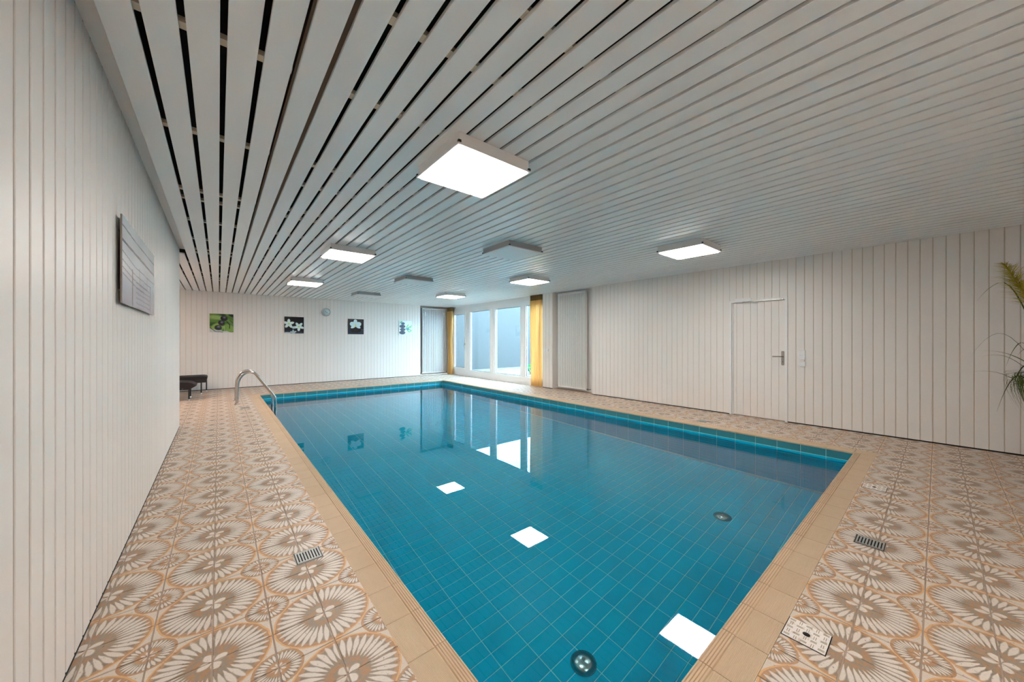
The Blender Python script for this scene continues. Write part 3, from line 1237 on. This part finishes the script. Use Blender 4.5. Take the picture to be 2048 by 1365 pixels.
def pic_stones(u, v):
    k = Canvas(u, v, (96, 132, 52))
    k.blend(0.5 + 0.5 * np.sin(u * 9 + v * 14 + 3 * v * v), (66, 112, 42))
    k.blend(k.ell(0.25, 0.80, 0.45, 0.16, -0.1, 0.6), (150, 178, 100))
    k.blend(k.ell(0.05, 0.42, 0.32, 0.12, 0.35, 0.5), (34, 82, 28))
    k.blend(k.ell(0.55, 0.97, 0.18, 0.10, 0.0, 0.6), (22, 52, 24))
    k.blend(k.ell(0.92, 0.92, 0.20, 0.09, -0.5, 0.5), (14, 34, 18))
    k.blend(k.ell(0.80, 0.22, 0.24, 0.30, 0.5, 0.3), (120, 158, 70))
    k.blend(k.line(0.72, 0.58, 0.84, 0.42, 0.028) + k.line(0.84, 0.42, 0.83, 0.22, 0.022), (12, 26, 14))
    k.blend(k.line(0.84, 0.66, 0.98, 0.52, 0.02), (16, 36, 18))
    k.blend(k.ell(0.34, 0.28, 0.32, 0.24, 0.3, 0.25), (142, 172, 86))
    k.blend((v < 0.20 - 0.20 * u + 0.02 * np.sin(u * 20)) * 1.0, (205, 210, 205))
    k.blend(k.line(0.04, 0.22, 0.22, 0.06, 0.020) + k.line(0.22, 0.06, 0.55, 0.02, 0.016), (14, 26, 16))
    k.blend(k.line(0.60, 0.0, 0.60, 0.34, 0.006), (206, 216, 196))
    for x, y, a, b, r in ((0.59, 0.77, 0.150, 0.145, 0.2), (0.48, 0.51, 0.140, 0.150, 0.4), (0.345, 0.26, 0.155, 0.135, -0.1)):
        k.blend(k.ell(x + 0.02, y - 0.03, a * 1.05, b * 1.05, r, 0.2) * 0.7, (10, 22, 12))
        k.blend(k.ell(x, y, a, b, r), (22, 22, 28))
        k.blend(k.ell(x + 0.02, y + 0.04, a * 0.6, b * 0.5, r, 0.9) * 0.75, (150, 148, 160))
    return k.c


def blossom(k, cx, cy, R, n_, tilt, c=(222, 240, 236), mid=(170, 214, 90)):
    for i in range(n_):
        a = tilt + 2 * PI * i / n_
        k.blend(k.ell(cx + 0.55 * R * math.cos(a), cy + 0.55 * R * math.sin(a), 0.55 * R, 0.30 * R, a, 0.18), c)
        k.blend(k.line(cx, cy, cx + 0.8 * R * math.cos(a), cy + 0.8 * R * math.sin(a), 0.008) * 0.4, (170, 196, 196))
    k.blend(k.ell(cx, cy, 0.28 * R, 0.28 * R, 0, 0.8), mid)


def pic_frangipani(u, v):
    k = Canvas(u, v, (12, 14, 20))
    k.blend(k.ell(0.5, 0.02, 0.8, 0.20, 0, 0.4), (52, 58, 68))
    k.blend(k.ell(0.15, 0.03, 0.25, 0.05, 0, 0.4), (190, 208, 214))
    blossom(k, 0.22, 0.58, 0.27, 5, 0.3)
    blossom(k, 0.74, 0.42, 0.26, 5, 0.9)
    k.blend(k.ell(0.48, 0.36, 0.12, 0.09, 0.3, 0.4), (196, 220, 220))
    blossom(k, 0.45, 0.06, 0.16, 5, 0.4, (180, 202, 210), (160, 190, 190))
    return k.c


def pic_orchid(u, v):
    k = Canvas(u, v, (18, 20, 28))
    k.blend((v < 0.36) * 0.8, (58, 66, 80))
    k.blend(0.5 * (v < 0.36) * (0.5 + 0.5 * np.sin(v * 70 + 3 * u)), (24, 28, 36))
    k.blend(k.ell(0.50, 0.27, 0.38, 0.17, 0, 0.2), (12, 12, 16))
    pet = (204, 230, 232)
    k.blend(k.ell(0.47, 0.83, 0.12, 0.15, 0, 0.12), pet)
    k.blend(k.ell(0.30, 0.66, 0.19, 0.16, -0.3, 0.12), pet)
    k.blend(k.ell(0.66, 0.66, 0.19, 0.16, 0.3, 0.12), pet)
    k.blend(k.ell(0.33, 0.49, 0.17, 0.09, 0.5, 0.12), pet)
    k.blend(k.ell(0.64, 0.49, 0.17, 0.09, -0.5, 0.12), pet)
    k.blend(k.ell(0.48, 0.55, 0.09, 0.09, 0, 0.7), (216, 214, 130))
    return k.c


def pic_bamboo(u, v):
    k = Canvas(u, v, (222, 238, 242))
    for x, y, r, ln in ((0.62, 0.62, 0.9, 0.22), (0.75, 0.55, 0.4, 0.2), (0.82, 0.38, -0.3, 0.2), (0.70, 0.28, -0.8, 0.18), (0.9, 0.6, 1.2, 0.16), (0.16, 0.90, 0.6, 0.14), (0.62, 0.45, 0.1, 0.2), (0.88, 0.28, 0.5, 0.12)):
        k.blend(k.ell(x, y, ln, 0.055, r, 0.3), (110, 196, 128))
    k.blend(k.ell(0.66, 0.42, 0.14, 0.10, 0.2, 0.5), (70, 130, 170))
    k.blend(k.ell(0.30, 0.80, 0.18, 0.12, 0, 0.4), (52, 74, 110))
    k.blend(k.ell(0.26, 0.60, 0.24, 0.13, 0, 0.15), (30, 46, 78))
    k.blend(k.ell(0.28, 0.38, 0.22, 0.12, 0, 0.15), (38, 56, 92))
    k.blend(k.ell(0.25, 0.17, 0.25, 0.14, 0, 0.15), (30, 46, 78))
    return k.c


def pic_pier(u, v):
    k = Canvas(u, v, (222, 222, 232))
    k.blend(v * 0.9, (226, 236, 240))
    k.blend(np.clip(0.42 - v, 0, 1) * 1.6, (164, 160, 178))
    k.blend(0.12 * (0.5 + 0.5 * np.sin(u * 14 + np.sin(v * 9) * 2)), (150, 150, 164))
    k.blend(k.line(-0.02, 0.89, 0.30, 0.86, 0.012) + k.line(0.30, 0.86, 1.02, 0.84, 0.010), (120, 126, 132))
    k.blend(k.line(-0.02, 0.72, 1.02, 0.66, 0.018), (66, 68, 74))
    for i, y in enumerate((0.60, 0.50, 0.42, 0.35)):
        k.blend(k.line(-0.02, y, 0.30, y - 0.07, 0.008) + k.line(0.30, y - 0.07, 0.55 + 0.15 * (3 - i), y - 0.09, 0.006), (112, 112, 122))
    for x, a, b, w in ((0.24, 0.02, 0.46, 0.014), (0.83, 0.02, 0.42, 0.012), (0.45, 0.36, 0.56, 0.005), (0.70, 0.30, 0.52, 0.006)):
        k.blend(k.line(x, a, x, b, w), (96, 92, 102))
    inside = (u > 0.34) * (u < 0.80) * (v < 0.36)
    k.blend(inside * (np.sin(v * 95 + u * 3) > 0.55) * 0.4, (120, 114, 122))
    k.blend(k.line(0.57, 0.0, 0.57, 0.40, 0.004) * 0.6, (126, 120, 130))
    return k.c


def picture(name, origin, right, normal, w, h_, fn, label, nx=112, ny=112, standoff=0.012, thick=0.006):
    """origin: lower corner on the wall; right: unit vector along the width"""
    t = empty(name, origin)
    tag(t, label, 'picture', 'pictures on the plank walls')
    R, N = Vector(right), Vector(normal)
    b = MB()
    c = [R * 0 + N * standoff, R * w + N * standoff, R * w + N * (standoff + thick), N * (standoff + thick)]
    b.add([p for p in c] + [p + Vector((0, 0, h_)) for p in c], [(3, 2, 1, 0), (4, 5, 6, 7), (0, 1, 5, 4), (1, 2, 6, 5), (2, 3, 7, 6), (3, 0, 4, 7)])
    fix_normals(b.build('panel', 'white_plastic' if fn in (pic_bamboo,) else 'dark_steel', t))
    col = raster(nx, ny, fn)
    us, vs_ = np.linspace(0, w, nx), np.linspace(0, h_, ny)
    v = [tuple(R * float(x) + N * (standoff + thick + 0.0006) + Vector((0, 0, float(z)))) for z in vs_ for x in us]
    f = [(j * nx + i, j * nx + i + 1, (j + 1) * nx + i + 1, (j + 1) * nx + i) for j in range(ny - 1) for i in range(nx - 1)]
    m_ = MB()
    m_.add(v, f)
    o = m_.build('print', print_material(name + '_print'), t)
    at = o.data.color_attributes.new('print', 'FLOAT_COLOR', 'POINT')
    at.data.foreach_set('color', np.concatenate([col.reshape(-1, 3), np.ones((nx * ny, 1))], axis=1).astype(np.float32).ravel())
    for dx, dz in ((0.08, 0.08), (w - 0.08, 0.08), (0.08, h_ - 0.08), (w - 0.08, h_ - 0.08)):
        s_ = MB()
        p = R * dx + Vector((0, 0, dz))
        s_.tube([tuple(p), tuple(p + N * standoff)], 0.008, 8)
        s_.build('spacer', 'steel', t)
    return t


bk = ((1, 0, 0), (0, -1, 0))
picture('wall_picture', (-0.184, YB, 1.558), *bk, 0.505, 0.505, pic_stones, 'square picture of three dark stones on green leaves')
picture('wall_picture', (1.522, YB, 1.552), *bk, 0.512, 0.505, pic_frangipani, 'square black picture of two white frangipani flowers')
picture('wall_picture', (3.31, YB, 1.550), *bk, 0.512, 0.510, pic_orchid, 'square dark picture of one white orchid on a stone')
picture('wall_picture', (5.06, YB, 1.540), *bk, 0.503, 0.525, pic_bamboo, 'pale square picture of stacked stones and green bamboo')
picture('wall_picture', (XL, 3.05, 1.545), (0, 1, 0), (1, 0, 0), 1.33, 0.520, pic_pier, 'long grey picture of a misty pier on the near plank wall', 220, 100, 0.018, 0.008)

# ------------------------------------------------------------------ clock
ck = empty('wall_clock', (2.66, YB, 2.247))
tag(ck, 'round silver wall clock between two square pictures', 'clock')
m_ = MB()
m_.lathe([(0.128, 0.0), (0.133, 0.012), (0.133, 0.030), (0.126, 0.040), (0.114, 0.036), (0.112, 0.024)], 40, axis='y')
m_.build('rim', 'clock_rim', ck)
m_ = MB()
m_.lathe([(0.113, 0.018), (0.113, 0.024), (0.0005, 0.0241)], 40, axis='y')
m_.build('dial', 'clock_face', ck)
for k in range(12):
    a = 2 * PI * k / 12
    m_ = MB()
    r0, r1, w = 0.090, 0.106, 0.0035
    d, s_ = Vector((math.sin(a), 0, math.cos(a))), Vector((math.cos(a), 0, -math.sin(a)))
    q = [d * r0 - s_ * w, d * r0 + s_ * w, d * r1 + s_ * w, d * r1 - s_ * w]
    m_.add([p + Vector((0, -0.0245, 0)) for p in q] + [p + Vector((0, -0.0258, 0)) for p in q], [(4, 5, 6, 7), (0, 1, 5, 4), (1, 2, 6, 5), (2, 3, 7, 6), (3, 0, 4, 7)])
    m_.build('hour_mark', 'black_metal', ck)
for nm, ang, ln, w in (('hour_hand', 310, 0.060, 0.005), ('minute_hand', 120, 0.095, 0.0035), ('second_hand', 150, 0.098, 0.0012)):
    a = math.radians(ang)
    d, s_ = Vector((math.sin(a), 0, math.cos(a))), Vector((math.cos(a), 0, -math.sin(a)))
    q = [-d * 0.015 - s_ * w, -d * 0.015 + s_ * w, d * ln + s_ * w * 0.5, d * ln - s_ * w * 0.5]
    y = {'hour_hand': -0.027, 'minute_hand': -0.029, 'second_hand': -0.031}[nm]
    m_ = MB()
    m_.add([p + Vector((0, y, 0)) for p in q] + [p + Vector((0, y - 0.001, 0)) for p in q], [(4, 5, 6, 7), (0, 1, 5, 4), (1, 2, 6, 5), (2, 3, 7, 6), (3, 0, 4, 7)])
    m_.build(nm, 'black_metal', ck)

# ------------------------------------------------------------------ pool ladder
ld = empty('pool_ladder', (0.285, 9.6, 0))
tag(ld, 'stainless steel pool ladder with arched handrails at the far coping', 'pool ladder')
loff = Vector((-0.285, -9.6, 0))


def smooth_path(pts, n_=8):
    out = []
    P = [Vector(p) for p in pts]
    for i in range(len(P) - 1):
        p0, p1, p2, p3 = P[max(i - 1, 0)], P[i], P[i + 1], P[min(i + 2, len(P) - 1)]
        for k in range(n_):
            t = k / n_
            out.append(0.5 * ((2 * p1) + (p2 - p0) * t + (2 * p0 - 5 * p1 + 4 * p2 - p3) * t * t + (3 * p1 - p0 - 3 * p2 + p3) * t ** 3))
    out.append(P[-1])
    return out


for y in (9.30, 9.90):
    path = [(0.292, 0.0), (0.300, 0.20), (0.308, 0.38), (0.325, 0.50), (0.385, 0.605), (0.470, 0.657), (0.560, 0.650), (0.635, 0.585), (0.720, 0.455), (0.830, 0.285), (0.925, 0.135), (0.958, 0.050), (0.962, -0.15), (0.962, -0.5), (0.962, -1.15)]
    m_ = MB()
    m_.tube(smooth_path([(x, y, z) for x, z in path], 5), 0.026, 14)
    o = m_.build('rail', 'steel', ld)
    o.location = loff
    m_ = MB()
    m_.lathe([(0.048, 0.0005), (0.048, 0.005), (0.036, 0.011), (0.029, 0.014), (0.0285, 0.03)], 24, (0.292, y, 0))
    o = m_.build('flange', 'dark_steel', ld)
    o.location = loff
for z in (-0.42, -0.72, -1.02):
    m_ = MB()
    m_.box(0.925, 1.000, 9.31, 9.89, z - 0.012, z + 0.012)
    o = m_.build('tread', 'steel', ld)
    o.location = loff


# ------------------------------------------------------------------ loungers in the alcove
def leg(t, x, y, z1):
    m_ = MB()
    m_.tube([(x, y, 0.028), (x, y, z1)], 0.013, 8)
    o = m_.build('leg', 'black_metal', t)
    c = MB()
    c.lathe([(0.013, 0.0), (0.017, 0.004), (0.017, 0.030), (0.012, 0.034)], 12, (x, y, 0))
    c.build('foot_cap', 'white_plastic', o)


l2 = empty('sun_lounger', (-0.23, 11.95, 0))
tag(l2, 'black padded sun lounger standing against the far plank wall', 'sun lounger', 'black loungers in the alcove')
m_ = MB()
m_.prism([(0.0, 0.285), (0.0, 0.345), (-0.02, 0.355), (-1.85, 0.355), (-1.85, 0.285)], lambda p, q, s: (p, s, q), -0.29, 0.29)
fix_normals(m_.build('frame', 'wicker', l2))
m_ = MB()
prof = [(-0.01, 0.356), (0.012, 0.375), (0.014, 0.405), (-0.005, 0.432), (-0.06, 0.445), (-1.15, 0.44), (-1.80, 0.70), (-1.86, 0.64), (-1.20, 0.357)]
m_.prism(prof, lambda p, q, s: (p, s, q), -0.285, 0.285, True)
fix_normals(m_.build('cushion', 'cushion', l2))
for x, y in ((-0.10, -0.262), (-0.012, 0.262), (-1.75, -0.262), (-1.75, 0.262)):
    leg(l2, x, y, 0.29)

l1 = empty('sun_lounger', (-0.38, 10.85, 0))
tag(l1, 'black lounger with a drooping padded end, in front of the other lounger', 'sun lounger', 'black loungers in the alcove')
m_ = MB()
prof = [(0.0, 0.322), (-0.03, 0.352), (-0.075, 0.382), (-0.15, 0.402), (-0.32, 0.420), (-0.9, 0.41), (-1.5, 0.62), (-1.72, 0.80), (-1.76, 0.76), (-1.45, 0.46), (-0.9, 0.285), (-0.30, 0.262), (-0.22, 0.270), (-0.17, 0.252), (-0.10, 0.258), (-0.03, 0.300)]
m_.prism(prof, lambda p, q, s: (p, s, q), -0.29, 0.29, True)
fix_normals(m_.build('cushion', 'cushion', l1))
m_ = MB()
for y in (-0.275, 0.275):
    m_.tube([(-0.10, y, 0.252), (-1.4, y, 0.252)], 0.013, 8)
m_.build('frame', 'black_metal', l1)
for x, y in ((-0.122, -0.275), (-0.122, 0.275), (-1.3, -0.275), (-1.3, 0.275)):
    leg(l1, x, y, 0.255)


# ------------------------------------------------------------------ floor drains and covers
def drain(x, y, along, label):
    t = empty('floor_drain', (x, y, 0.0006), 0 if along == 'x' else PI / 2)
    tag(t, label, 'floor drain', 'slotted floor drains')
    S = 0.072
    MB().box(-S + 0.004, S - 0.004, -S + 0.004, S - 0.004, 0.0, 0.0008).build('pit_shade', 'black', t)  # flat black plate painting the shade of the recess below the slots
    f = MB()
    rect = ((-S, S, -S, -S + 0.004), (-S, S, S - 0.004, S), (-S, -S + 0.004, -S + 0.004, S - 0.004), (S - 0.004, S, -S + 0.004, S - 0.004))
    for a in rect:
        f.box(a[0], a[1], a[2], a[3], 0.0, 0.0022)
    f.build('frame', 'dark_steel', t)
    i = S - 0.008
    gr = empty('grate')
    gr.parent = t
    for a in ((-i, i, -i, -i + 0.013), (-i, i, i - 0.013, i)):
        MB().box(*a, 0.0008, 0.0040).build('rim', 'grate_steel', gr)
    n_ = 9
    bw = 0.0085
    step = (2 * i - bw) / (n_ - 1)
    for k in range(n_):
        x0 = -i + k * step
        b = MB()
        b.box(x0, x0 + bw, -i + 0.013, i - 0.013, 0.0008, 0.0040)
        b.build('bar', 'grate_steel', gr)


drain(0.424, 2.472, 'x', 'slotted steel floor drain in the tiles by the near plank wall')
drain(0.404, 8.74, 'x', 'slotted floor drain beside the foot of the steel ladder')
drain(3.277, 0.283, 'y', 'slotted steel floor drain between the two white cover plates')
drain(3.21, 10.90, 'x', 'slotted floor drain behind the pool at the far plank wall')
drain(6.13, 2.47, 'y', 'slotted floor drain at the pool edge in front of the door')


def cover(x, y, label):
    t = empty('access_cover', (x, y, 0.0006))
    tag(t, label, 'cover plate', 'white cover plates in the floor')
    S = 0.074
    MB().box(-S - 0.003, S + 0.003, -S - 0.003, S + 0.003, 0.0, 0.0012).build('gap', 'black', t)
    MB().box(-S, S, -S, S, 0.0012, 0.0035).build('plate', 'cover', t)
    for i in range(5):
        for j in range(5):
            cx, cy = -S + (i + 0.5) * 2 * S / 5, -S + (j + 0.5) * 2 * S / 5
            if math.hypot(cx, cy) < 0.022:
                continue
            d = (1, 0) if (i + j) % 2 else (0, 1)
            for k in (-0.0035, 0.0035):
                m_ = MB()
                L, W = 0.0105, 0.0012
                ox, oy = cx + k * d[1], cy + k * d[0]
                m_.box(ox - (L if d[0] else W), ox + (L if d[0] else W), oy - (L if d[1] else W), oy + (L if d[1] else W), 0.0035, 0.0048)
                m_.build('tread_bar', 'tread', t)
    m_ = MB()
    m_.lathe([(0.0135, 0.0035), (0.0135, 0.0042), (0.0005, 0.0043)], 18)
    m_.build('finger_hole', 'black', t)


cover(2.027, 0.376, 'worn white tread plate cover nearest the camera at the coping')
cover(4.545, 0.365, 'worn white tread plate cover near the pool corner')

# ------------------------------------------------------------------ plant by the right wall
PLX, PLY = 6.40, -0.71
pl = empty('reed_plant', (PLX, PLY, 0))
tag(pl, 'tall grassy plant with a yellow green plume by the long wall', 'plant')
m_ = MB()
m_.lathe([(0.075, 0.0), (0.085, 0.03), (0.105, 0.30), (0.11, 0.36), (0.10, 0.362), (0.097, 0.33)], 28)
m_.build('pot', 'vase', pl)
m_ = MB()
m_.lathe([(0.096, 0.325), (0.096, 0.332), (0.0005, 0.34)], 28)
m_.build('soil', 'soil', pl)
m_ = MB()
m_.tube([(0, 0, 0.33), (0.01, 0, 0.6), (0, 0.01, 0.95)], [0.02, 0.016, 0.012], 8)
m_.build('stem', 'leaf_dark', pl)
rng = random.Random(11)
tuft = MB()
for k in range(260):
    a = rng.uniform(0, 2 * PI)
    d = Vector((math.cos(a), math.sin(a), 0))
    R = rng.uniform(0.16, 0.27)
    ztop = rng.uniform(0.88, 1.0)
    zend = rng.uniform(0.56, 0.80)
    pts = []
    for i in range(9):
        t = i / 8
        ang = PI * 1.15 * t
        rr = R * (math.sin(min(ang, PI / 2)) if ang < PI / 2 else 1.0 - 0.35 * ((ang - PI / 2) / (PI * 0.65)) ** 2)
        pts.append(Vector((0, 0, 0)) + d * rr + Vector((0, 0, ztop - (ztop - zend) * t ** 1.6 + 0.05 * math.sin(ang))))
    tuft.ribbon(pts, 0.0045, (-math.sin(a), math.cos(a), 0))
tag(tuft.build('grass_tuft', 'leaf', pl), kind='stuff')
# directions are measured from the camera-facing side so the blades fan out over the wall
to_left = Vector((-FY, FX, 0))
fwd = Vector((FX, FY, 0))
for k, (az, z0, out, rise, fall, dark) in enumerate((
        (0.10, 1.22, 0.60, 0.02, 0.02, 0), (-0.25, 1.02, 0.62, 0.16, 0.34, 1), (0.35, 0.95, 0.60, 0.10, 0.05, 0), (0.0, 0.80, 0.52, 0.28, 0.42, 1),
        (0.2, 1.35, 0.58, 0.66, 0.10, 0), (-0.5, 1.4, 0.42, 0.42, 0.12, 0), (1.2, 1.2, 0.5, 0.3, 0.3, 1), (2.0, 1.1, 0.5, 0.3, 0.3, 0),
        (2.8, 1.0, 0.6, 0.3, 0.4, 1), (3.6, 1.2, 0.55, 0.4, 0.3, 0), (4.4, 1.0, 0.5, 0.3, 0.4, 1), (5.3, 1.1, 0.55, 0.35, 0.4, 0), (0.6, 1.1, 0.45, 0.12, 0.05, 1), (-0.1, 1.25, 0.36, 0.06, 0.12, 0))):
    d = to_left * math.cos(az) + fwd * math.sin(az)
    pts = []
    for i in range(13):
        t = i / 12
        pts.append(d * (out * (t ** 0.9)) + Vector((0, 0, z0 - 0.25 * (1 - t) ** 2 + rise * math.sin(min(1, t * 1.5) * PI / 2) - (rise * 0.3 + fall) * max(0, t - 0.35) ** 2 * 2.2)))
    m_ = MB()
    m_.ribbon(pts, 0.0085, (-d.y, d.x, 0))
    m_.build('blade', 'leaf_dark' if dark else 'leaf', pl)
for k, (az, lean, h0, h1) in enumerate(((0.05, 0.42, 0.9, 2.10), (2.6, 0.30, 0.9, 2.15))):
    d = to_left * math.cos(az) + fwd * math.sin(az)
    stem = [d * (lean * t ** 1.8) + Vector((0, 0, h0 + (h1 - h0) * (t ** 0.9))) for t in [i / 12 for i in range(13)]]
    m_ = MB()
    m_.tube(stem, [0.005 - 0.0025 * i / 12 for i in range(13)], 6)
    st = m_.build('plume_stalk', 'leaf_dark', pl)
    fz = MB()
    for i in range(520):
        t = rng.uniform(0.62, 1.0)
        p = d * (lean * t ** 1.8) + Vector((0, 0, h0 + (h1 - h0) * (t ** 0.9)))
        e = (t - 0.62) / 0.38
        L = 0.19 * (math.sin(PI * min(1, e * 0.75 + 0.2)) ** 0.7)
        a = rng.uniform(0, 2 * PI)
        o_ = Vector((math.cos(a), math.sin(a), rng.uniform(0.1, 0.9))).normalized() * L * rng.uniform(0.6, 1.1)
        pts = [p, p + o_ * 0.5 + d * 0.01, p + o_ + d * 0.03 - Vector((0, 0, 0.012))]
        fz.ribbon(pts, 0.0038, (-math.sin(a), math.cos(a), 0))
    tag(fz.build('plume', 'plume', pl), kind='stuff')

# ------------------------------------------------------------------ yard outside the windows
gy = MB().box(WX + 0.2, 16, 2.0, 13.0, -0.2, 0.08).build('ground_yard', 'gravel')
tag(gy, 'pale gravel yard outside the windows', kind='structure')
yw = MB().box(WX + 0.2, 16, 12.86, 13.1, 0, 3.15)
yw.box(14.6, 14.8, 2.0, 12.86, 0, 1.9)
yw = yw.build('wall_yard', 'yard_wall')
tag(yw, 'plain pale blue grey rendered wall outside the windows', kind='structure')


def shrub(x, y, r, h_, label, seed):
    rg = random.Random(seed)
    t = empty('shrub', (x, y, 0.08))
    tag(t, label, 'shrub', 'shrubs in the yard')
    s_ = MB()
    for k in range(6):
        a = rg.uniform(0, 2 * PI)
        s_.tube([(0, 0, 0), (0.3 * r * math.cos(a), 0.3 * r * math.sin(a), h_ * 0.4), (0.6 * r * math.cos(a), 0.6 * r * math.sin(a), h_ * 0.8)], [0.012, 0.009, 0.004], 6)
    s_.build('branches', 'joist', t)
    f_ = MB()
    for k in range(420):
        a, b = rg.uniform(0, 2 * PI), math.acos(rg.uniform(-0.6, 1))
        q = rg.uniform(0.5, 1.0)
        p = Vector((r * q * math.sin(b) * math.cos(a), r * q * math.sin(b) * math.sin(a), h_ * 0.45 + h_ * 0.5 * q * math.cos(b)))
        d = Vector((rg.uniform(-1, 1), rg.uniform(-1, 1), rg.uniform(-0.4, 1))).normalized() * 0.06
        f_.ribbon([p, p + d * 0.5, p + d], 0.018, d.cross(Vector((0, 0, 1))))
    tag(f_.build('foliage', 'yard_leaf', t), kind='stuff')


shrub(9.0, 9.75, 0.32, 0.42, 'low green shrub in the gravel yard seen beside the pier curtain', 1)
shrub(9.75, 9.75, 0.36, 0.75, 'taller green shrub in the yard glimpsed between curtain and pier', 2)
